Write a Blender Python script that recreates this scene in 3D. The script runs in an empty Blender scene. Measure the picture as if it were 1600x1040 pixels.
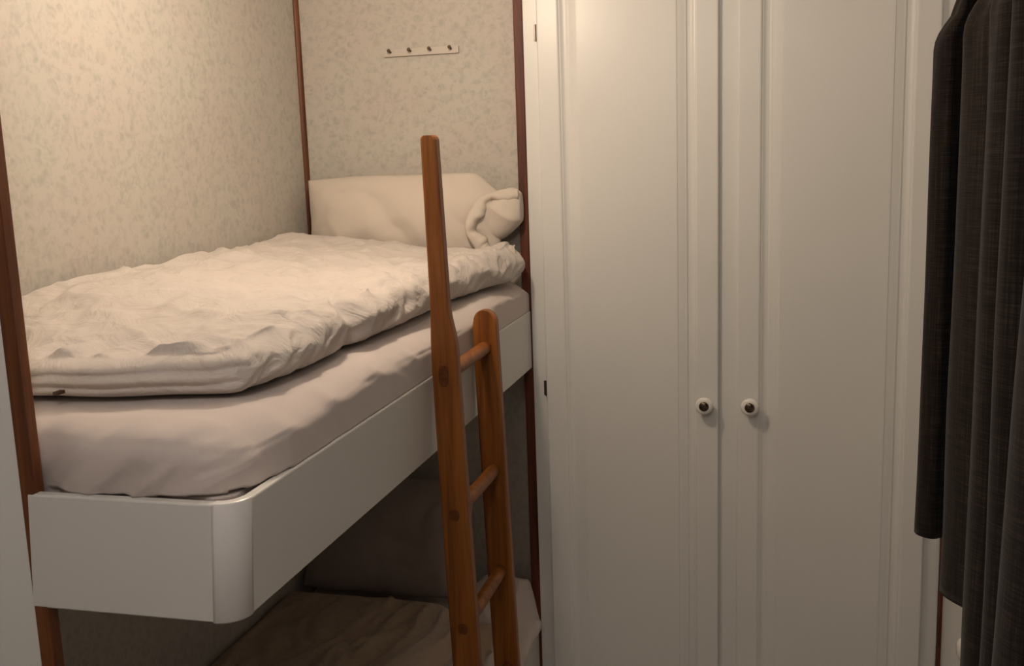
import bpy, bmesh, math, random
import numpy as np
from mathutils import Vector, Matrix, noise

random.seed(3)
SC = bpy.context.scene
COL = SC.collection

# ------------------------------------------------------------------ camera
cam_d = bpy.data.cameras.new('camera')
cam_o = bpy.data.objects.new('camera', cam_d)
COL.objects.link(cam_o)
cam_d.sensor_fit = 'HORIZONTAL'
cam_d.sensor_width = 36.0
cam_d.lens = 36.0 * 1585.0 / 1600.0
cam_d.clip_start = 0.02
YAW, PITCH, ROLL = 0.2531, 0.1700, -0.0342
fw = Vector((-math.sin(YAW) * math.cos(PITCH), math.cos(YAW) * math.cos(PITCH), -math.sin(PITCH)))
rt = Vector((math.cos(YAW), math.sin(YAW), 0))
upv = rt.cross(fw)
r2 = rt * math.cos(ROLL) + upv * math.sin(ROLL)
u2 = -rt * math.sin(ROLL) + upv * math.cos(ROLL)
M = Matrix((r2, u2, -fw)).transposed().to_4x4()
M.translation = Vector((0.7207, -1.2213, 1.65))
cam_o.matrix_world = M
SC.camera = cam_o

# ------------------------------------------------------------------ light and exposure
SC.view_settings.view_transform = 'Standard'
SC.view_settings.look = 'None'
SC.view_settings.gamma = 1.0
SC.view_settings.exposure = 0.0
SC.view_settings.use_curve_mapping = False
wd = bpy.data.worlds.new('world')
SC.world = wd
wd.use_nodes = True
wd.node_tree.nodes['Background'].inputs[0].default_value = (0.9, 0.85, 0.8, 1)
wd.node_tree.nodes['Background'].inputs[1].default_value = 0.02


def lamp(name, loc, watts, colour, radius):
    d = bpy.data.lights.new(name, 'POINT')
    d.energy = watts
    d.color = colour
    d.shadow_soft_size = radius
    o = bpy.data.objects.new(name, d)
    o.location = loc
    COL.objects.link(o)
    return o


lamp('bunk_lamp_light', (-0.08, 0.80, 2.20), 19.0, (1.0, 0.80, 0.61), 0.035)
lamp('room_lamp_light', (0.45, -1.00, 2.34), 17.5, (1.0, 0.90, 0.83), 0.10)


# ------------------------------------------------------------------ materials
def nt(name):
    m = bpy.data.materials.new(name)
    m.use_nodes = True
    t = m.node_tree
    return m, t.nodes, t.links, t.nodes['Principled BSDF']


def coords(N, L, scale=(1, 1, 1)):
    tc = N.new('ShaderNodeTexCoord')
    mp = N.new('ShaderNodeMapping')
    mp.inputs['Scale'].default_value = scale
    L.new(tc.outputs['Object'], mp.inputs['Vector'])
    return mp.outputs['Vector']


def noise_node(N, L, vec, scale, detail=4, rough=0.55, dist=0.0):
    n = N.new('ShaderNodeTexNoise')
    n.inputs['Scale'].default_value = scale
    n.inputs['Detail'].default_value = detail
    n.inputs['Roughness'].default_value = rough
    n.inputs['Distortion'].default_value = dist
    L.new(vec, n.inputs['Vector'])
    return n


def ramp(N, L, fac, stops):
    r = N.new('ShaderNodeValToRGB')
    e = r.color_ramp.elements
    while len(e) < len(stops):
        e.new(0.5)
    for i, (p, c) in enumerate(stops):
        e[i].position = p
        e[i].color = (*c, 1)
    L.new(fac, r.inputs['Fac'])
    return r.outputs['Color']


def bump(N, L, b, height, strength, distance):
    bp = N.new('ShaderNodeBump')
    bp.inputs['Strength'].default_value = strength
    bp.inputs['Distance'].default_value = distance
    L.new(height, bp.inputs['Height'])
    L.new(bp.outputs['Normal'], b.inputs['Normal'])


def mat_plain(name, c, rough=0.5, var=0.06, scale=6.0, bumpd=0.0, bscale=200.0, metal=0.0, spec=0.5):
    m, N, L, b = nt(name)
    v = coords(N, L)
    n = noise_node(N, L, v, scale, 3)
    lo = tuple(x * (1 - var) for x in c)
    hi = tuple(min(1, x * (1 + var)) for x in c)
    L.new(ramp(N, L, n.outputs['Fac'], [(0.3, lo), (0.7, hi)]), b.inputs['Base Color'])
    b.inputs['Roughness'].default_value = rough
    b.inputs['Metallic'].default_value = metal
    b.inputs['Specular IOR Level'].default_value = spec
    if bumpd:
        n2 = noise_node(N, L, v, bscale, 4)
        bump(N, L, b, n2.outputs['Fac'], 0.5, bumpd)
    return m


def mat_wood(name, dark, mid, light, stretch=(14, 14, 0.9), rough=0.38):
    m, N, L, b = nt(name)
    v = coords(N, L, stretch)
    n = noise_node(N, L, v, 3.0, 6, 0.6, 0.6)
    v2 = coords(N, L, (stretch[0] * 4, stretch[1] * 4, stretch[2] * 1.5))
    n2 = noise_node(N, L, v2, 4.0, 4, 0.6)
    mx = N.new('ShaderNodeMath')
    mx.operation = 'MULTIPLY_ADD'
    L.new(n2.outputs['Fac'], mx.inputs[0])
    mx.inputs[1].default_value = 0.35
    L.new(n.outputs['Fac'], mx.inputs[2])
    L.new(ramp(N, L, mx.outputs[0], [(0.48, dark), (0.66, mid), (0.85, light)]), b.inputs['Base Color'])
    b.inputs['Roughness'].default_value = rough
    bump(N, L, b, n2.outputs['Fac'], 0.25, 0.0008)
    return m


def mat_wallpaper(name, ca, cb, cc):
    """mottled small-leaf wallpaper"""
    m, N, L, b = nt(name)
    v = coords(N, L)
    n1 = noise_node(N, L, v, 46.0, 2, 0.5, 1.2)
    n2 = noise_node(N, L, v, 34.0, 2, 0.5, 0.8)
    n3 = noise_node(N, L, v, 5.0, 2, 0.5)
    vo = N.new('ShaderNodeTexVoronoi')
    vo.inputs['Scale'].default_value = 44.0
    vo.inputs['Randomness'].default_value = 1.0
    mixv = N.new('ShaderNodeVectorMath')
    mixv.operation = 'MULTIPLY_ADD'
    L.new(n2.outputs['Color'], mixv.inputs[0])
    mixv.inputs[1].default_value = (0.03, 0.03, 0.03)
    L.new(v, mixv.inputs[2])
    L.new(mixv.outputs[0], vo.inputs['Vector'])
    add = N.new('ShaderNodeMath')
    add.operation = 'MULTIPLY_ADD'
    L.new(vo.outputs['Distance'], add.inputs[0])
    add.inputs[1].default_value = 0.45
    L.new(n1.outputs['Fac'], add.inputs[2])
    col = ramp(N, L, add.outputs[0], [(0.42, ca), (0.62, cb), (0.82, cc)])
    tint = ramp(N, L, n3.outputs['Fac'], [(0.35, (0.985, 1.0, 0.985)), (0.65, (1.0, 0.975, 0.965))])
    mm = N.new('ShaderNodeMix')
    mm.data_type = 'RGBA'
    mm.blend_type = 'MULTIPLY'
    mm.inputs[0].default_value = 1.0
    L.new(col, mm.inputs[6])
    L.new(tint, mm.inputs[7])
    L.new(mm.outputs[2], b.inputs['Base Color'])
    b.inputs['Roughness'].default_value = 0.62
    bump(N, L, b, add.outputs[0], 0.25, 0.0012)
    return m


def mat_cloth(name, c, rough=0.9, fine=0.0006, wr=0.0):
    m, N, L, b = nt(name)
    v = coords(N, L)
    n = noise_node(N, L, v, 7.0, 3)
    lo = tuple(x * 0.96 for x in c)
    L.new(ramp(N, L, n.outputs['Fac'], [(0.3, lo), (0.7, c)]), b.inputs['Base Color'])
    b.inputs['Roughness'].default_value = rough
    b.inputs['Specular IOR Level'].default_value = 0.2
    b.inputs['Sheen Weight'].default_value = 0.15
    if wr:
        n2 = noise_node(N, L, v, 11.0, 5, 0.55, 1.4)
        ab = N.new('ShaderNodeMath')
        ab.operation = 'SUBTRACT'
        L.new(n2.outputs['Fac'], ab.inputs[0])
        ab.inputs[1].default_value = 0.5
        ab2 = N.new('ShaderNodeMath')
        ab2.operation = 'ABSOLUTE'
        L.new(ab.outputs[0], ab2.inputs[0])
        bump(N, L, b, ab2.outputs[0], 0.55, 0.022)
    else:
        n2 = noise_node(N, L, v, 420.0, 5, 0.6, 1.0)
        bump(N, L, b, n2.outputs['Fac'], 0.5, fine)
    return m


def mat_curtain(name):
    m, N, L, b = nt(name)
    va = coords(N, L, (16, 16, 420))
    vb = coords(N, L, (320, 320, 7))
    n1 = noise_node(N, L, va, 1.0, 3, 0.6)
    n2 = noise_node(N, L, vb, 1.0, 3, 0.6)
    ad = N.new('ShaderNodeMath')
    ad.operation = 'ADD'
    L.new(n1.outputs['Fac'], ad.inputs[0])
    L.new(n2.outputs['Fac'], ad.inputs[1])
    L.new(ramp(N, L, ad.outputs[0], [(0.30, (0.006, 0.0042, 0.0036)), (0.50, (0.016, 0.0118, 0.0102)), (0.72, (0.050, 0.040, 0.034))]),
          b.inputs['Base Color'])
    # ramp input is halved so the sum of the two yarn directions stays in range
    b.inputs['Roughness'].default_value = 0.95
    b.inputs['Specular IOR Level'].default_value = 0.1
    b.inputs['Sheen Weight'].default_value = 0.1
    hf = N.new('ShaderNodeMath')
    hf.operation = 'MULTIPLY'
    hf.inputs[1].default_value = 0.5
    L.new(ad.outputs[0], hf.inputs[0])
    for l in list(L):
        if l.to_node.type == 'VALTORGB':
            L.remove(l)
    rp = [n for n in N if n.type == 'VALTORGB'][0]
    L.new(hf.outputs[0], rp.inputs['Fac'])
    bump(N, L, b, hf.outputs[0], 0.4, 0.001)
    return m


WALLP = mat_wallpaper('wallpaper', (0.42, 0.402, 0.364), (0.475, 0.45, 0.408), (0.53, 0.495, 0.45))
WHITE = mat_plain('white_paint', (0.74, 0.74, 0.72), 0.34, 0.015, 3.0, 0.0)
LAMIN = mat_plain('white_laminate', (0.66, 0.65, 0.62), 0.42, 0.02, 3.0)
EDGE = mat_plain('white_edging', (0.74, 0.72, 0.70), 0.3, 0.02, 3.0)
CEIL = mat_plain('ceiling_paint', (0.72, 0.70, 0.66), 0.8)
FLOORM = mat_plain('floor_vinyl', (0.27, 0.25, 0.235), 0.5, 0.2, 12.0)
ROOMW = mat_plain('room_wall_paint', (0.45, 0.43, 0.42), 0.8)
PINE = mat_wood('orange_pine', (0.13, 0.036, 0.003), (0.22, 0.068, 0.006), (0.30, 0.105, 0.016), rough=0.45)
PEGM = mat_wood('pine_end_grain', (0.075, 0.019, 0.003), (0.115, 0.032, 0.004), (0.16, 0.048, 0.008), (40, 40, 40))
TEAK = mat_wood('brown_trim', (0.065, 0.016, 0.003), (0.12, 0.033, 0.006), (0.18, 0.056, 0.012), rough=0.5)
MAHOG = mat_wood('red_brown_trim', (0.050, 0.010, 0.004), (0.095, 0.020, 0.008), (0.14, 0.034, 0.014), rough=0.55)
SHEET = mat_cloth('sheet_cotton', (0.60, 0.53, 0.50), 0.9, 0.0004)
DUVETM = mat_cloth('duvet_cotton', (0.60, 0.545, 0.505), 0.88, 0.0004, 0.0012)
PILLM = mat_cloth('pillow_cotton', (0.64, 0.57, 0.50), 0.88, 0.0004)
TAGM = mat_plain('tag_brown', (0.07, 0.035, 0.02), 0.8)
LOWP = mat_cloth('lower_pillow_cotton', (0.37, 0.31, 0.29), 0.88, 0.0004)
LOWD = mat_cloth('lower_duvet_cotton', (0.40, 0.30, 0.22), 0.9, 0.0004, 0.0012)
STEEL = mat_plain('hinge_metal', (0.15, 0.13, 0.115), 0.35, 0.1, 40.0, metal=0.9)
STUD = mat_plain('stud_metal', (0.16, 0.12, 0.09), 0.22, 0.1, 40.0, metal=0.9)
PORC = mat_plain('white_porcelain', (0.82, 0.80, 0.76), 0.15, 0.01)
HOOKM = mat_plain('hook_brown', (0.10, 0.065, 0.04), 0.4)
RACKM = mat_plain('rack_cream', (0.56, 0.51, 0.45), 0.5, 0.03)
DARK = mat_plain('dark_gap', (0.05, 0.04, 0.035), 0.9)
CURT = mat_curtain('taupe_woven_curtain')


# ------------------------------------------------------------------ helpers
def link(name, me, mat, parent=None, smooth=False):
    o = bpy.data.objects.new(name, me)
    COL.objects.link(o)
    if mat:
        me.materials.append(mat)
    if smooth:
        for p in me.polygons:
            p.use_smooth = True
    if parent:
        o.parent = parent
        o.matrix_parent_inverse = Matrix.Translation(-parent.location)
    return o


def from_bm(name, bm, mat, parent=None, smooth=False):
    me = bpy.data.meshes.new(name)
    bmesh.ops.recalc_face_normals(bm, faces=bm.faces)
    bm.to_mesh(me)
    bm.free()
    return link(name, me, mat, parent, smooth)


def from_vf(name, V, F, mat, parent=None, smooth=True):
    me = bpy.data.meshes.new(name)
    me.from_pydata([tuple(v) for v in V], [], F)
    me.update()
    bm = bmesh.new()
    bm.from_mesh(me)
    bmesh.ops.recalc_face_normals(bm, faces=bm.faces)
    bm.to_mesh(me)
    bm.free()
    return link(name, me, mat, parent, smooth)


def bm_box(bm, x0, x1, y0, y1, z0, z1, bev=0.0, seg=2):
    r = bmesh.ops.create_cube(bm, size=1.0)
    vs = r['verts']
    for v in vs:
        v.co = Vector((x0 + (v.co.x + .5) * (x1 - x0), y0 + (v.co.y + .5) * (y1 - y0), z0 + (v.co.z + .5) * (z1 - z0)))
    if bev:
        es = list({e for v in vs for e in v.link_edges})
        bmesh.ops.bevel(bm, geom=es, offset=bev, segments=seg, affect='EDGES', profile=0.5)
    return bm


def box(name, x0, x1, y0, y1, z0, z1, mat, parent=None, bev=0.0, seg=2):
    bm = bmesh.new()
    bm_box(bm, x0, x1, y0, y1, z0, z1, bev, seg)
    return from_bm(name, bm, mat, parent)


def struct(o):
    o['kind'] = 'structure'
    return o


def thing(name, loc, label, cat, group=None):
    o = bpy.data.objects.new(name, None)
    o.empty_display_size = 0.05
    o.location = loc
    COL.objects.link(o)
    return tag(o, label, cat, group)


def tag(o, label, cat, group=None):
    o['label'] = label
    o['category'] = cat
    if group:
        o['group'] = group
    return o


def lathe(bm, prof, origin, axis, n=32):
    """prof: list of (r, h) along axis from origin"""
    axis = Vector(axis).normalized()
    a = axis.orthogonal().normalized()
    b = axis.cross(a)
    o = Vector(origin)
    rings = []
    for r, h in prof:
        if r < 1e-6:
            rings.append([bm.verts.new(o + axis * h)])
        else:
            rings.append([bm.verts.new(o + axis * h + (a * math.cos(t) + b * math.sin(t)) * r)
                          for t in [2 * math.pi * i / n for i in range(n)]])
    for A, B in zip(rings[:-1], rings[1:]):
        for i in range(n):
            j = (i + 1) % n
            if len(A) == 1 and len(B) == 1:
                continue
            if len(A) == 1:
                bm.faces.new((A[0], B[i], B[j]))
            elif len(B) == 1:
                bm.faces.new((A[i], A[j], B[0]))
            else:
                bm.faces.new((A[i], A[j], B[j], B[i]))
    for R in (rings[0], rings[-1]):
        if len(R) > 1:
            bm.faces.new(R)
    return bm


def axis_samples(h, r, n_in, n_edge):
    """coordinates on [-h,h] with arc-friendly samples in the rounded margins"""
    c = h - r
    e = [c + r * math.tan(math.pi / 4 * k / n_edge) for k in range(1, n_edge + 1)]
    mid = [-c + 2 * c * k / n_in for k in range(n_in + 1)]
    return [-x for x in reversed(e)] + mid + e


def rounded_box(h, r, n_in, n_edge):
    """h half sizes, r ellipsoid radii, returns verts, normals, faces (welded)"""
    S = [axis_samples(h[i], r[i], n_in[i], n_edge) for i in range(3)]
    V, Nn, F, key = [], [], [], {}

    def vid(p):
        k = tuple(round(c, 6) for c in p)
        if k in key:
            return key[k]
        core = [max(-(h[i] - r[i]), min(h[i] - r[i], p[i])) for i in range(3)]
        d = Vector([(p[i] - core[i]) / r[i] for i in range(3)])
        d.normalize()
        V.append(Vector([core[i] + d[i] * r[i] for i in range(3)]))
        Nn.append(Vector([d[i] / r[i] for i in range(3)]).normalized())
        key[k] = len(V) - 1
        return key[k]

    for ax in range(3):
        a, b = (ax + 1) % 3, (ax + 2) % 3
        for sgn in (-1, 1):
            for i in range(len(S[a]) - 1):
                for j in range(len(S[b]) - 1):
                    q = []
                    for (ii, jj) in ((i, j), (i + 1, j), (i + 1, j + 1), (i, j + 1)):
                        p = [0, 0, 0]
                        p[ax] = sgn * h[ax]
                        p[a] = S[a][ii]
                        p[b] = S[b][jj]
                        q.append(vid(p))
                    F.append(q if sgn > 0 else q[::-1])
    return V, Nn, F


def nz(x, y, z=0.0):
    return noise.noise(Vector((x, y, z)))


def ridge(x, y, z=0.0, sharp=3.0):
    """1 on thin crease lines, falling to 0 away from them"""
    n = abs(noise.noise(Vector((x, y, z))))
    return max(0.0, 1.0 - n * sharp)


def sstep(a, b, x):
    t = max(0.0, min(1.0, (x - a) / (b - a)))
    return t * t * (3 - 2 * t)


def relax(V, F, it=1, k=0.5):
    nb = [set() for _ in V]
    for f in F:
        for i in range(len(f)):
            nb[f[i]].add(f[i - 1])
            nb[f[i - 1]].add(f[i])
    for _ in range(it):
        V = [v.lerp(sum((V[j] for j in n), Vector()) / len(n), k) for v, n in zip(V, nb)]
    return V


def lerp(a, b, t):
    return a + (b - a) * t


# ------------------------------------------------------------------ room shell
ZF = -0.26
XW, XR, YB, YF, ZC = -0.747, 1.217, 1.85, -2.3, 2.42
struct(box('floor', -0.80, 1.27, YF - .05, 2.45, ZF - 0.05, ZF, FLOORM))
struct(box('ceiling', -0.80, 1.27, YF - .05, 2.45, ZC, ZC + .05, CEIL))
struct(box('wall_left', XW - .05, XW, YF - .05, 2.45, ZF, ZC, WALLP))
struct(box('wall_back', XW, -0.012, YB, YB + .04, ZF, ZC, WALLP))
struct(box('wall_right', XR, XR + .05, YF - .05, 2.45, ZF, ZC, WHITE))
struct(box('wall_front', XW, XR, YF - .05, YF, ZF, ZC, ROOMW))
struct(box('wall_rear', -0.012, XR, 2.40, 2.45, ZF, ZC, ROOMW))
struct(box('wall_partition', XW, -0.356, 0.003, 0.024, ZF, ZC, WHITE))
# brown timber posts and beads
struct(box('trim_1', -0.360, -0.336, 0.0, 0.024, ZF, ZC, TEAK, bev=0.003))
bm = bmesh.new()
pts = [(XW, YB)] + [(XW + 0.014 * math.cos(t), YB - 0.014 * math.sin(t)) for t in [math.pi / 2 * k / 6 for k in range(7)]]
lo = [bm.verts.new((x, y, ZF)) for x, y in pts]
hi = [bm.verts.new((x, y, ZC)) for x, y in pts]
for i in range(len(pts)):
    j = (i + 1) % len(pts)
    bm.faces.new((lo[i], lo[j], hi[j], hi[i]))
bm.faces.new(lo)
bm.faces.new(hi)
struct(from_bm('trim_2', bm, TEAK))
struct(box('trim_3', -0.026, 0.003, 1.802, 1.856, ZF, ZC, MAHOG, bev=0.003))
struct(box('trim_4', 1.207, XR, 1.784, 1.802, ZF, ZC, MAHOG, bev=0.002))

# ------------------------------------------------------------------ wardrobe
WY = 1.800     # frame front
DY = 1.782     # door front
W = thing('wardrobe', (0.6, 1.8, ZF), 'tall white wardrobe with two raised-panel doors and white knobs', 'wardrobe')
bm = bmesh.new()
bm_box(bm, 0.004, 0.022, WY + .02, 2.38, ZF, 2.405)
bm_box(bm, 1.188, 1.206, WY + .02, 2.38, ZF, 2.405)
bm_box(bm, 0.022, 1.188, 2.36, 2.38, ZF, 2.405)
bm_box(bm, 0.022, 1.188, WY + .02, 2.36, 2.385, 2.405)
bm_box(bm, 0.022, 1.188, WY + .02, 2.36, ZF + 0.04, ZF + 0.06)
from_bm('carcass', bm, WHITE, W)
bm = bmesh.new()
bm_box(bm, 0.004, 0.062, WY, WY + .02, ZF, 2.405, .0015)
bm_box(bm, 1.140, 1.206, WY, WY + .02, ZF, 2.405, .0015)
bm_box(bm, 0.062, 1.140, WY, WY + .02, 2.36, 2.405, .0015)
bm_box(bm, 0.062, 1.140, WY, WY + .02, ZF, ZF + 0.08, .0015)
from_bm('face_frame', bm, WHITE, W)
box('centre_post', 0.560, 0.648, WY, WY + .02, ZF + 0.08, 2.36, WHITE, W)


def make_door(x0, x1, z0, z1):
    bm = bmesh.new()
    prof = [(0.0, WY - DY - .001), (0.0, .004), (.0012, .0012), (.004, 0.0), (.060, 0.0), (.064, .0015), (.0655, .0045),
            (.069, .0052), (.075, .0092), (.079, .0104), (.086, .0108), (.090, .0098), (.0905, .0075), (.096, .0068), (.106, .0046), (.117, .0026),
            (.1175, .0010), (.122, .0006)]
    rings = []
    for off, dep in prof:
        y = DY + dep
        rings.append([bm.verts.new(p) for p in ((x0 + off, y, z0 + off), (x1 - off, y, z0 + off), (x1 - off, y, z1 - off), (x0 + off, y, z1 - off))])
    for A, B in zip(rings[:-1], rings[1:]):
        for i in range(4):
            j = (i + 1) % 4
            bm.faces.new((A[i], A[j], B[j], B[i]))
    bm.faces.new(rings[-1])
    bm.faces.new(rings[0])
    return from_bm('door', bm, WHITE, W)


for (x0, x1, kx, lab) in ((0.0485, 0.572, 0.532, 'left door with hinges at its left edge'),
                          (0.626, 1.1575, 0.664, 'right door half hidden at its edge by the curtain')):
    d = make_door(x0, x1, ZF + 0.075, 2.375)
    d['label'] = lab
    kz = 0.9085
    bm = bmesh.new()
    lathe(bm, [(0, 0), (.0125, 0), (.0125, .002), (.0085, .005), (.0080, .012), (.013, .016), (.0205, .0195), (.0250, .025),
               (.0262, .030), (.0250, .0345), (.0210, .0375), (.0145, .0385), (0, .0385)], (kx, DY, kz), (0, -1, 0), 40)
    k = from_bm('knob', bm, PORC, d, True)
    bm = bmesh.new()
    lathe(bm, [(.0145, .0375), (.0145, .0395), (.0125, .0415), (.008, .0430), (.004, .0436), (0, .0438)], (kx, DY, kz), (0, -1, 0), 32)
    s = from_bm('knob_stud', bm, STUD, d, True)
    s['label'] = 'dark metal centre of the knob'
for z in (2.012, 0.942, -0.13):
    bm = bmesh.new()
    lathe(bm, [(0, 0), (.0045, 0), (.0045, .047), (0, .047)], (0.0465, WY - .0055, z - .0235), (0, 0, 1), 16)
    bm_box(bm, 0.037, 0.0465, WY - .003, WY - .0005, z - .023, z + .023, .0006)
    from_bm('hinge', bm, STEEL, W)

# ------------------------------------------------------------------ upper bunk
ZB, ZT = 1.0035, 1.1835
B = thing('bunk_bed', (-0.37, 0.9, ZB), 'white laminate upper bunk with rounded corner, fixed between wall and brown posts', 'bunk bed')
RO, TH = 0.042, 0.018    # outer corner radius, panel thickness


def lean(y, z):          # the rail face leans out a little towards its top near the foot
    return -0.013 * (1 - y / 1.8) * (ZT - z) / (ZT - ZB)


def plan_strip(path_fn, a0, a1, n, zs, name, mat, parent):
    pass


def panel_mesh(outer, inner, name, mat, z0=ZB, z1=ZT, e=0.003):
    """wall of given plan outline (lists of xy), with slightly eased top edges"""
    n = len(outer)
    bm = bmesh.new()

    def ring(off, z, side):
        out = []
        for (ox, oy), (ix, iy) in zip(outer, inner):
            d = Vector((ix - ox, iy - oy))
            d.normalize()
            x, y = (ox + d.x * off, oy + d.y * off) if side == 'o' else (ix - d.x * off, iy - d.y * off)
            out.append(bm.verts.new((x + lean(y, z), y, z)))
        return out
    R = [ring(0, z0 + e, 'o'), ring(0, z1 - e, 'o'), ring(e * .3, z1 - e * .3, 'o'), ring(e, z1, 'o'), ring(e, z1, 'i'), ring(0, z1 - e, 'i'),
         ring(0, z0 + e, 'i'), ring(e, z0, 'i'), ring(e, z0, 'o')]
    m = len(R)
    for k in range(m):
        A, Bq = R[k], R[(k + 1) % m]
        for i in range(n - 1):
            bm.faces.new((A[i], A[i + 1], Bq[i + 1], Bq[i]))
    for i in (0, n - 1):
        bm.faces.new([r[i] for r in R])
    return from_bm(name, bm, mat, B)


YP = -0.001  # foot panel face
panel_mesh([(-0.346, YP), (-RO, YP)], [(-0.346, YP + TH), (-RO, YP + TH)], 'foot_panel', LAMIN)
na = 14
arc_o = [(-RO + RO * math.sin(t), YP + RO - RO * math.cos(t)) for t in [math.pi / 2 * k / na for k in range(na + 1)]]
ri = RO - TH
arc_i = [(-RO + ri * math.sin(t), YP + RO - ri * math.cos(t)) for t in [math.pi / 2 * k / na for k in range(na + 1)]]
c = panel_mesh(arc_o, arc_i, 'corner_moulding', EDGE, ZB - .002, ZT + .001)
c['label'] = 'rounded corner moulding of the bunk'
for p in c.data.polygons:
    p.use_smooth = abs(p.normal.z) < .3
ny = 24
ys = [lerp(YP + RO, 1.8005, k / ny) for k in range(ny + 1)]
panel_mesh([(0, y) for y in ys], [(-TH, y) for y in ys], 'side_rail', LAMIN)
box('bunk_board', XW + .002, -TH - .012, 0.05, 1.846, ZB + .012, ZB + .030, LAMIN, B)
box('support_cleat', XW + .001, XW + .022, 0.06, 1.84, ZB + .03, ZB + .05, LAMIN, B)

# mattress under a fitted sheet
MX0, MX1, MY0, MY1, MZ0, MZ1 = XW + .004, -0.022, 0.052, 1.838, ZB + .031, 1.285
h = ((MX1 - MX0) / 2, (MY1 - MY0) / 2, (MZ1 - MZ0) / 2)
V, Nn, F = rounded_box(h, (0.05, 0.05, 0.045), (60, 130, 46), 8)
cx, cy, cz = (MX0 + MX1) / 2, (MY0 + MY1) / 2, (MZ0 + MZ1) / 2
out = []
for v, n in zip(V, Nn):
    p = v + Vector((cx, cy, cz))
    foot = max(0, -n.y)
    side = max(0, n.x)
    zz = (p.z - ZT) / (MZ1 - ZT)                      # 0 at the rail top, 1 at mattress top
    d = 0.0
    # diagonal pull folds on the foot face and on the side
    if foot > 0 and p.z > 1.12:
        s = p.x * 0.75 - p.z * 1.0
        f = ridge(s * 16, p.z * 2.2 + p.x * 2, 3.1, 3.2)
        f2 = ridge(s * 27 + 9, p.z * 3, 7.7, 3.0)
        d += foot * (0.0110 * f + 0.0060 * f2) * (1.0 - 0.5 * zz)
        d += foot * 0.004 * nz(p.x * 6, p.z * 8, 2)
        # tucked-in at the bottom, full above
        d += foot * 0.010 * math.sin(math.pi * max(0, min(1, 0.15 + zz * .8)))
    if side > 0 and p.z > 1.12:
        s = p.y * 0.9 + p.z * 0.8
        d += side * (0.006 * ridge(s * 9, p.z * 4, 1.3, 3.0) + 0.003 * nz(p.y * 7, p.z * 9, 4))
        k = sstep(1.45, 1.75, p.y)
        d += side * k * 0.010 * ridge((p.y + p.z * 1.0) * 16, p.z * 2, 5.5, 2.4)
    if p.z > 1.2 and n.z > .5:
        d += 0.003 * nz(p.x * 9, p.y * 9, 8) + 0.003 * ridge(p.x * 7, p.y * 5, 2.2, 3)
    p = p + n * d
    # soft sag of the top edge, more towards the foot
    if p.z > ZT:
        ed = sstep(-0.11, MX1, p.x)
        p.z -= 0.016 * ed * sstep(1.2, 1.29, p.z) * (1 + .5 * math.sin(p.y * 7 + 1))
        # foot end right corner pulled round
        dx, dy = max(0, p.x + 0.14), max(0, 0.18 - p.y)
        q = dx * dy / (0.14 * 0.14)
        p.x -= 0.035 * min(1, q)
        p.y += 0.035 * min(1, q)
        p.z -= 0.010 * min(1, q)
    if p.z > ZT + .0005:
        p.x += 0.018 * sstep(-.18, -.03, p.x)
        p.y -= 0.026 * sstep(.16, .05, p.y) * sstep(-.352, -.25, p.x)
    # keep clear of the panels
    if p.z < ZT + .0005:
        p.y = max(p.y, 0.0275)
        p.x = min(p.x, -0.0345)
    p.x = min(p.x, -0.003)
    p.y = max(p.y, lerp(0.0275, 0.004, sstep(-.352, -.29, p.x)))
    p.x = max(p.x, XW + .002)
    out.append(p)
mt = from_vf('mattress', out, F, SHEET)
tag(mt, 'upper bunk mattress in a pale creased fitted sheet', 'mattress')

# duvet, folded in layers, on the upper mattress
DX0, DY0, DY1 = XW + .006, 0.130, 1.735


def duvet_right(y):
    e = lerp(-0.062, -0.050, sstep(.3, 1.2, y)) + 0.052 * sstep(1.2, 1.72, y)
    e -= 0.020 * sstep(.35, .12, y)
    e += 0.006 * nz(y * 5, 1.7) + 0.003 * nz(y * 14, 4.2)
    return e


def duvet_top(x, y):
    a = sstep(DX0, -0.05, x)
    z = lerp(0.140, 0.088, a)                      # thicker against the wall
    z = lerp(lerp(0.052, 0.066, a), z, sstep(0.10, 0.62, y) ** .8)
    z += 0.014 * sstep(1.2, 1.65, y) * (1 - a * .6)
    return z


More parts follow.
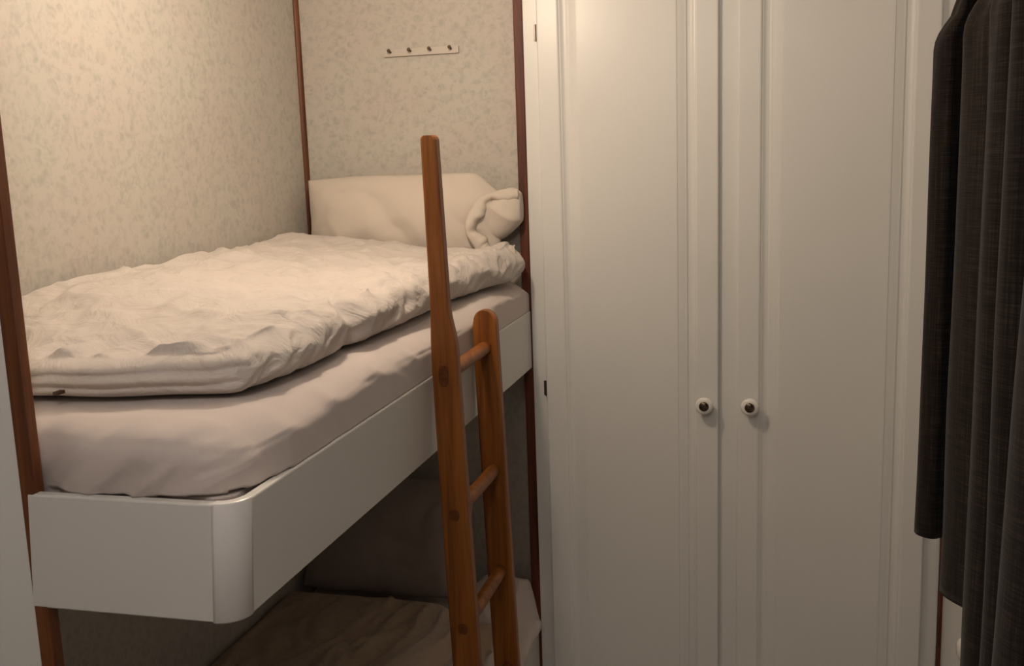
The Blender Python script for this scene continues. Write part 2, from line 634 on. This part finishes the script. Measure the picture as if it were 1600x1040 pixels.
h = (0.5, 0.5, 0.5)
V, Nn, F = rounded_box((0.5, 0.5, 0.5), (0.055, 0.022, 0.46), (120, 230, 8), 9)
out = []
for v, n in zip(V, Nn):
    u, w, t = v.x + .5, v.y + .5, v.z + .5
    y = lerp(DY0, DY1, w)
    xr = duvet_right(y)
    x = lerp(DX0, xr, u)
    yend = lerp(1.655, DY1 + .02, sstep(.84, .95, u))
    y = lerp(DY0 + 0.045 * sstep(0.55, 1.0, u) - 0.012 * (1 - u) + 0.006 * nz(x * 9, 3.3), yend, w)
    base = 1.2945 - 0.010 * sstep(-.03, 0.02, x)
    top = duvet_top(x, y)
    # wrinkles on the top surface
    upn = max(0, n.z)
    wx, wy = x + 0.03 * nz(x * 6, y * 6, 1), y + 0.03 * nz(x * 6, y * 6, 9)
    wr = 0.009 * nz(x * 5, y * 3.2, 5) + 0.003 * nz(x * 13, y * 9, 6)
    wr -= 0.0085 * ridge(wx * 3.2 + wy * 1.5, wy * 2.4 - wx, 2.0, 3.2) ** 1.6
    wr -= 0.0070 * ridge(wx * 6.5 - wy * 4, wy * 5 + wx * 2, 6.0, 3.4) ** 1.6
    wr += 0.0090 * ridge(wx * 5 + wy * 6, wy * 7 - wx * 3, 11.0, 3.6) ** 1.5
    wr += 0.0030 * ridge(wx * 11 - wy * 6, wy * 9 + wx * 4, 17.0, 3.2) ** 1.5
    wr += 0.0036 * ridge(wx * 17 + wy * 9, wy * 15 - wx * 6, 21.0, 2.6) ** 1.4
    # puckers near the long edge
    edge = sstep(0.62, 0.93, u)
    wr += edge * 0.0085 * ridge(wy * 16 - wx * 8, wx * 6, 14.0, 2.6)
    # wavy ridge where the foot folds over
    fr = sstep(0.10, 0.02, w)
    wr += fr * (0.0075 * (2 / math.pi) * math.asin(math.sin(x * 58 + 2 * math.sin(x * 17))) + 0.003)
    z = base + t * top + upn * wr
    # layered edge of the fold on the foot end and softly on the side
    fy, fx = max(0, -n.y), max(0, n.x)
    lay = abs(math.sin(math.pi * 3 * (t + 0.10 * nz(x * 7, 0.5) + .05 * nz(x * 22, 2.5)))) ** .55
    y -= fy * (0.012 * lay - 0.006 + 0.010 * nz(x * 6, t * 2, 3))
    x += fx * (0.010 * nz(y * 9, t * 2.5, 8) + 0.008 * ridge(y * 15 - t, t * 1.6, 3, 2.5) - 0.004)
    # a pinch in the long edge and a soft corner
    pin = math.exp(-((y - 0.60) / 0.035) ** 2) * sstep(.8, 1.0, u)
    x -= 0.022 * pin
    z -= 0.010 * pin * t
    x = max(DX0 - .002, x)
    out.append(Vector((x, y, z)))
dv = from_vf('duvet', relax(out, F, 1), F, DUVETM)
tag(dv, 'thick cream white duvet folded in layers on the upper bunk', 'duvet')
box('care_tag', -0.373, -0.363, 0.108, 0.126, 1.3075, 1.313, TAGM, dv, .001)


# ------------------------------------------------------------------ pillows
def pillow_mesh(name, w, hgt, th, mat, M4, parent=None, seed=0.0, nu=90, nv=56, wrk=1.0, droop=0.0):
    V, F, idx = [], [], {}
    for side in (1, -1):
        for i in range(nu + 1):
            for j in range(nv + 1):
                u, v = -1 + 2 * i / nu, -1 + 2 * j / nv
                border = i in (0, nu) or j in (0, nv)
                if side == -1 and border:
                    idx[(side, i, j)] = idx[(1, i, j)]
                    continue
                u_, v_ = math.sin(u * math.pi / 2) * .25 + u * .75, math.sin(v * math.pi / 2) * .25 + v * .75
                f = max(0, (1 - abs(u_) ** 3.2) * (1 - abs(v_) ** 2.4)) ** 0.62
                x = u_ * w / 2 * (1 - 0.035 * (1 - v_ ** 2) * 0 - 0.03 * (1 - abs(v_)) * abs(u_))
                y = v_ * hgt / 2 * (0.95 + 0.05 * (1 - abs(u_) ** 3)) + 0.008 * nz(u * 2.3, v * 1.2, seed) * abs(v_)
                y -= droop * sstep(0.66, 1.0, u) * max(0, v)
                t = th / 2 * f
                t += wrk * f * (0.010 * nz(x * 7, y * 7, seed + side) + 0.005 * nz(x * 16, y * 16, seed + 3 * side)
                                - 0.012 * ridge(x * 4 + y * 5, y * 5 - x * 3, seed + 5 + side, 3.0)
                                + 0.010 * ridge(x * 9 - y * 7, y * 6 + x * 5, seed + 9 + side, 3.0) * (abs(u_) ** 2))
                V.append(M4 @ Vector((x, y, side * t)))
                idx[(side, i, j)] = len(V) - 1
        for i in range(nu):
            for j in range(nv):
                q = [idx[(side, i, j)], idx[(side, i + 1, j)], idx[(side, i + 1, j + 1)], idx[(side, i, j + 1)]]
                F.append(q if side > 0 else q[::-1])
    return from_vf(name, V, F, mat, parent)


def lean_matrix(cx, cy, cz, tilt, roll=0.0):
    """pillow plane: local x along X, local y up the lean, local z towards the viewer"""
    ex = Vector((1, 0, 0))
    ey = Vector((0, math.sin(tilt), math.cos(tilt)))
    ez = ex.cross(ey)
    m = Matrix((ex, ey, ez)).transposed().to_4x4()
    m = m @ Matrix.Rotation(roll, 4, 'Z')
    m.translation = Vector((cx, cy, cz))
    return m


P = thing('pillow', (-0.43, 1.74, 1.30), 'cream pillow leaning on the patterned wall at the head of the upper bunk', 'pillow')
pillow_mesh('pillow_body', 0.640, 0.325, 0.155, PILLM, lean_matrix(-0.390, 1.769, 1.450, 0.10), P, 1.0, droop=0.055)


def hem_pt(a, r):
    """open pillowcase end, a round mouth facing the viewer and to the right"""
    ca, sa = math.cos(a), math.sin(a)
    x = -0.045 + r * 0.118 * math.copysign(abs(ca) ** .85, ca)
    z = 1.459 + r * 0.100 * math.copysign(abs(sa) ** .85, sa)
    return Vector((x, 0, z))


# pillow corner that shows in the mouth of the case
V, Nn, F = rounded_box((.5, .5, .5), (.49, .49, .49), (4, 4, 4), 14)
out = []
for v in V:
    q = Matrix.Rotation(0.60, 3, 'Y') @ Vector((v.x * 0.105, v.y * 0.085, v.z * 0.165))
    p = q + Vector((-0.068, 1.774, 1.484))
    p += v.normalized() * (0.006 * nz(p.x * 14, p.z * 14, 3) + 0.007 * ridge(p.x * 12 + p.z * 8, p.z * 6, 5, 2.6))
    p.x = min(p.x, -0.010)
    p.y = min(p.y, YB - .003)
    out.append(p)
from_vf('pillow_end', out, F, PILLM, P)
# gathered hem of the case: a soft ribbon
V, F = [], []
nseg, nr = 130, 8
for i in range(nseg + 1):
    a = math.radians(74 + 212 * i / nseg)
    for j in range(nr + 1):
        s_ = j / nr
        low = sstep(math.radians(205), math.radians(280), a)
        fr = (0.0018 * math.sin(i * .55) + 0.0022 * math.sin(i * .27 + 1)) * s_ + low * 0.006 * math.sin(i * 1.1) * s_
        r = 1.0 - (0.26 + 0.08 * math.sin(i * .16)) * math.sin(s_ * math.pi * .5) + fr * 5 + .02 * math.sin(i * .21)
        p = hem_pt(a, r)
        p.y = 1.690 + 0.06 * sstep(1.45, 1.57, p.z) - 0.010 * math.sin(s_ * math.pi) + 0.026 * s_ + fr
        p.x = min(p.x, -0.012)
        V.append(p)
for i in range(nseg):
    for j in range(nr):
        k = i * (nr + 1) + j
        F.append([k, k + 1, k + nr + 2, k + nr + 1])
hm = from_vf('pillowcase_hem', V, F, PILLM, P)
sm = hm.modifiers.new('thick', 'SOLIDIFY')
sm.thickness = 0.003

# ------------------------------------------------------------------ lower bunk
LZ = 0.30
LB = thing('bed_base', (-0.37, 0.95, ZF), 'low boxed bed base under the upper bunk', 'bed base')
box('side_board', -0.022, -0.004, 0.052, 1.80, ZF, 0.17, LAMIN, LB, .002)
box('foot_board', XW + .002, -0.022, 0.052, 0.070, ZF, 0.17, LAMIN, LB, .002)
box('mattress_board', XW + .002, -0.022, 0.070, 1.845, 0.13, 0.148, LAMIN, LB)
hh = (0.354, 0.880, 0.062)
V, Nn, F = rounded_box(hh, (.03, .03, .03), (30, 60, 6), 5)
out = []
for v, n in zip(V, Nn):
    p = v + Vector((-0.388, 0.952, 0.2115))
    p += n * (0.004 * nz(p.x * 8, p.y * 8, p.z * 8) + max(0, n.x) * .006 * ridge(p.y * 12 + p.z * 9, p.z * 5, 2, 3))
    p.x = max(p.x, XW + .003)
    out.append(p)
lm = from_vf('mattress', out, F, SHEET)
tag(lm, 'lower bunk mattress in a pale sheet near the floor', 'mattress')
V, Nn, F = rounded_box((.5, .5, .5), (.06, .03, .46), (90, 150, 6), 8)
out = []
for v, n in zip(V, Nn):
    u, w, t = v.x + .5, v.y + .5, v.z + .5
    x = lerp(XW + .006, -0.030 + .012 * nz(w * 9, 2.2), u)
    y = lerp(0.12, lerp(1.52, 1.43, sstep(.70, .86, u)), w)
    wx, wy = x + .04 * nz(x * 5, y * 5, 3), y + .04 * nz(x * 5, y * 5, 7)
    wr = .012 * nz(x * 5, y * 4, 2) - .014 * ridge(wx * 5 - wy * 2.2, wy * 2 + wx, 4.0, 4.0) - .008 * ridge(wx * 9, wy * 4, 9, 4)
    wr += .010 * ridge(wx * 7 - wy * 3, wy * 3, 15, 3.5)
    wr += .012 * ridge(wx * 16 - wy * 2, wy * 2.5 + wx * 2, 23, 2.6) * sstep(.3, .5, u)
    z = 0.274 + t * lerp(.072, .060, sstep(.5, 1, u)) + max(0, n.z) * wr
    x += max(0, n.x) * (.012 * ridge(y * 10, t * 2, 6, 2.4))
    out.append(Vector((max(x, XW + .004), y, z)))
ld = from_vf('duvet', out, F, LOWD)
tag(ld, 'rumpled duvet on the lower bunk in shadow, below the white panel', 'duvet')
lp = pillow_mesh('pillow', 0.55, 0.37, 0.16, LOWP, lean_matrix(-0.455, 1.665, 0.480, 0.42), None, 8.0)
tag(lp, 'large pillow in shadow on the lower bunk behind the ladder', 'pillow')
# rumpled sheet at the head end of the lower mattress, beside the post
V, Nn, F = rounded_box((.5, .5, .5), (.25, .2, .42), (40, 50, 10), 8)
out = []
for v, n in zip(V, Nn):
    u, w, t = v.x + .5, v.y + .5, v.z + .5
    x = lerp(-0.175, 0.010, u)
    y = lerp(1.455, 1.785, w)
    top = 0.040 + .012 * sstep(1.35, 1.7, y)
    z = 0.2765 + t * top * (1 - .25 * sstep(.55, 1, u))
    d = .018 * ridge(y * 9 + x * 8, x * 6 - y * 2, 3.3 + t, 2.6) + .010 * nz(x * 12, y * 9, z * 9)
    p = Vector((x, y, z)) + n * d * (.1 if n.z < 0 else .8)
    p.z = max(p.z, 0.2755)
    drop = sstep(-0.035, 0.004, p.x)
    p.z -= drop * .13
    p.x += drop * .004
    p.x = min(p.x, 0.018)
    out.append(p)
bl = from_vf('blanket', out, F, SHEET)
tag(bl, 'crumpled pale cover at the head of the lower bunk beside the dark post', 'blanket')

# ------------------------------------------------------------------ ladder
LA = thing('bunk_ladder', (0.07, 0.99, ZF), 'orange pine ladder with one long handhold leaning on the upper bunk', 'ladder')


def LX(z):
    return 0.0705 - 0.0307 * z


def stringer(y0, prof, name='stringer'):
    """prof: list of (z, left offset, right offset) bottom to top, swept 30 mm along Y with eased edges"""
    t, e = 0.030, 0.005
    bm = bmesh.new()
    rings = []
    for z, a, b in prof:
        c = LX(z)
        x0, x1 = c + a, c + b
        sec = [(x0 + e, y0), (x1 - e, y0), (x1 - e * .3, y0 + e * .3), (x1, y0 + e), (x1, y0 + t - e), (x1 - e * .3, y0 + t - e * .3), (x1 - e, y0 + t),
               (x0 + e, y0 + t), (x0 + e * .3, y0 + t - e * .3), (x0, y0 + t - e), (x0, y0 + e), (x0 + e * .3, y0 + e * .3)]
        rings.append([bm.verts.new((x, y, z)) for x, y in sec])
    m = len(rings[0])
    for A, Bq in zip(rings[:-1], rings[1:]):
        for i in range(m):
            j = (i + 1) % m
            bm.faces.new((A[i], A[j], Bq[j], Bq[i]))
    bm.faces.new(rings[0])
    bm.faces.new(rings[-1])
    return from_bm(name, bm, PINE, LA)


hw = 0.0325
prof = [(ZF, -hw, hw), (0.4, -hw, hw), (0.8, -.031, hw), (1.20, -.027, hw)]
for k in range(0, 11):
    f = k / 10
    s = f * f * (3 - 2 * f)
    prof.append((lerp(1.245, 1.345, f), lerp(-.0255, -.020, s), lerp(.0325, .0210, s)))
for k in range(1, 9):
    f = k / 8
    prof.append((lerp(1.345, 1.695, f), lerp(-.020, -.0135, f), lerp(.0210, .0215, f)))
prof += [(1.700, -.0120, .0195), (1.704, -.008, .0155)]
st = stringer(0.828, prof)
st['label'] = 'near stringer with long tapered handhold'
prof = [(ZF, -.036, .030), (0.6, -.036, .030), (1.0, -.033, .031), (1.24, -.031, .032)]
for k in range(1, 11):
    a = math.pi / 2 * k / 10
    prof.append((1.252 + .031 * math.sin(a), -.006 - .025 * math.cos(a) + .0035, .006 + .026 * math.cos(a)))
st2 = stringer(1.162, prof)
st2['label'] = 'far stringer with rounded top'
for i, z in enumerate((1.190, 0.874, 0.605, 0.335, 0.065)):
    bm = bmesh.new()
    lathe(bm, [(0, 0), (.0155, 0), (.0165, .05), (.0165, .28), (.0155, .31), (0, .31)], (LX(z), 0.8565, z), (0, 1, 0), 24)
    rg = from_bm('rung', bm, PINE, LA, True)
    # tenon end showing on the near stringer
    bm = bmesh.new()
    w2, h2 = (.0115, .024) if i == 0 else (.0120, .0130)
    n = 20
    f, b = [], []
    for k in range(n):
        a = 2 * math.pi * k / n
        ex, ez = math.cos(a), math.sin(a)
        px = LX(z) + w2 * math.copysign(abs(ex) ** .7, ex)
        pz = z + h2 * math.copysign(abs(ez) ** .7, ez)
        f.append(bm.verts.new((px, 0.8274, pz)))
        b.append(bm.verts.new((px, 0.8300, pz)))
    bm.faces.new(f)
    bm.faces.new(b)
    for k in range(n):
        bm.faces.new((f[k], f[(k + 1) % n], b[(k + 1) % n], b[k]))
    from_bm('tenon_end', bm, PEGM, rg)

# ------------------------------------------------------------------ hook rail on the back wall
HR = thing('hook_rail', (-0.331, 1.845, 1.985), 'small pale rail with four dark pegs on the patterned wall above the pillow', 'hook rail')
box('board', -0.452, -0.210, YB - .009, YB - .0005, 1.974, 1.996, RACKM, HR, .0015)
for k in range(4):
    x = -0.430 + k * 0.0655
    bm = bmesh.new()
    lathe(bm, [(0, 0), (.0035, 0), (.003, .010), (.0052, .014), (.0055, .018), (.003, .0205), (0, .021)], (x, YB - .009, 1.987), (0, -1, .25), 14)
    from_bm('peg', bm, HOOKM, HR, True)

# ------------------------------------------------------------------ curtain on the right wall
CT = thing('curtain', (1.13, 0.3, 0.76), 'dark taupe woven curtain hanging in deep folds at the right', 'curtain')
ZTOP, ZHEM = 1.965, 0.762
ctrl = [(1.135, 1.215), (1.105, 1.195), (1.072, 1.185), (1.051, 1.160), (1.054, 1.130), (1.080, 1.110), (1.108, 1.125), (1.140, 1.110), (1.152, 1.050), (1.140, 0.985), (1.090, 0.925), (1.064, 0.880), (1.062, 0.830),
        (1.092, 0.770), (1.135, 0.720), (1.130, 0.680), (1.085, 0.655), (1.080, 0.625), (1.115, 0.590), (1.110, 0.560), (1.055, 0.535), (1.038, 0.495), (1.052, 0.450), (1.130, 0.400),
        (1.140, 0.355), (1.060, 0.325), (1.022, 0.280), (1.030, 0.235), (1.110, 0.190), (1.120, 0.150), (1.030, 0.120), (0.985, 0.070), (1.000, 0.010), (1.100, -0.050),
        (1.110, -0.100), (1.030, -0.130), (1.000, -0.180), (1.020, -0.240), (1.110, -0.290), (1.120, -0.340), (1.05, -0.37), (1.02, -.42), (1.10, -.47)]


def catmull(pts, per):
    out = []
    n = len(pts)
    for i in range(n - 1):
        p0, p1, p2, p3 = [Vector(pts[max(0, min(n - 1, i + k))]) for k in (-1, 0, 1, 2)]
        for k in range(per):
            t = k / per
            out.append(0.5 * ((2 * p1) + (-p0 + p2) * t + (2 * p0 - 5 * p1 + 4 * p2 - p3) * t * t + (-p0 + 3 * p1 - 3 * p2 + p3) * t ** 3))
    out.append(Vector(pts[-1]))
    return out


path = catmull(ctrl, 9)
nzs = 70
V, F = [], []
for k in range(nzs + 1):
    f = k / nzs
    z0 = lerp(ZTOP, ZHEM, f)
    for i, q in enumerate(path):
        s = i / (len(path) - 1)
        amp = lerp(0.45, 0.97, sstep(0.0, 0.10, f)) + 0.03 * f
        amp -= (1 - f) * 0.30 * sstep(.25, .0, q.y)
        head = math.exp(-((f - 0.045) / 0.012) ** 2)
        x = lerp(1.140, q.x, amp) + 0.006 * nz(q.y * 4, z0 * 2.5, 3) * f
        x += 0.0045 * math.sin(q.y * 95) * sstep(0.22, 0.0, f) + 0.004 * head
        y = q.y + 0.010 * nz(q.y * 5, z0 * 2, 8) * f
        z = z0 + (0.008 * nz(q.y * 6, 2.0) + 0.012 * sstep(.93, 1.02, q.y)) * f
        V.append(Vector((x, y, z)))
n = len(path)
for k in range(nzs):
    for i in range(n - 1):
        a = k * n + i
        F.append([a, a + 1, a + n + 1, a + n])
cp = from_vf('curtain_fabric', V, F, CURT, CT)
sm = cp.modifiers.new('thick', 'SOLIDIFY')
sm.thickness = 0.003
sm.offset = 0
for k in range(10):
    y = 1.165 - k * 0.165
    bm = bmesh.new()
    lathe(bm, [(0, 0), (.004, 0), (.004, .040), (0, .040)], (1.140, y, 1.935), (0, 0, 1), 10)
    from_bm('curtain_hook', bm, HOOKM, CT, True)
CR = thing('curtain_rail', (1.16, 0.3, 1.98), 'slim dark curtain rail on the right wall carrying the taupe curtain', 'curtain rail')
box('track', 1.133, 1.147, -0.50, 1.24, 1.974, 1.990, HOOKM, CR, .002)
for y in (-.40, .4, 1.12):
    box('bracket', 1.147, XR, y - .012, y + .012, 1.976, 1.988, HOOKM, CR, .001)

# small white fitting low on the right wall
bm = bmesh.new()
lathe(bm, [(0, 0), (.030, 0), (.030, .006), (.026, .012), (.017, .017), (0, .018)], (XR, 1.445, 0.352), (-1, 0, 0), 28)
wf = from_bm('wall_fitting', bm, PORC, None, True)
tag(wf, 'small round white fitting low on the right wall under the curtain hem', 'wall fitting')
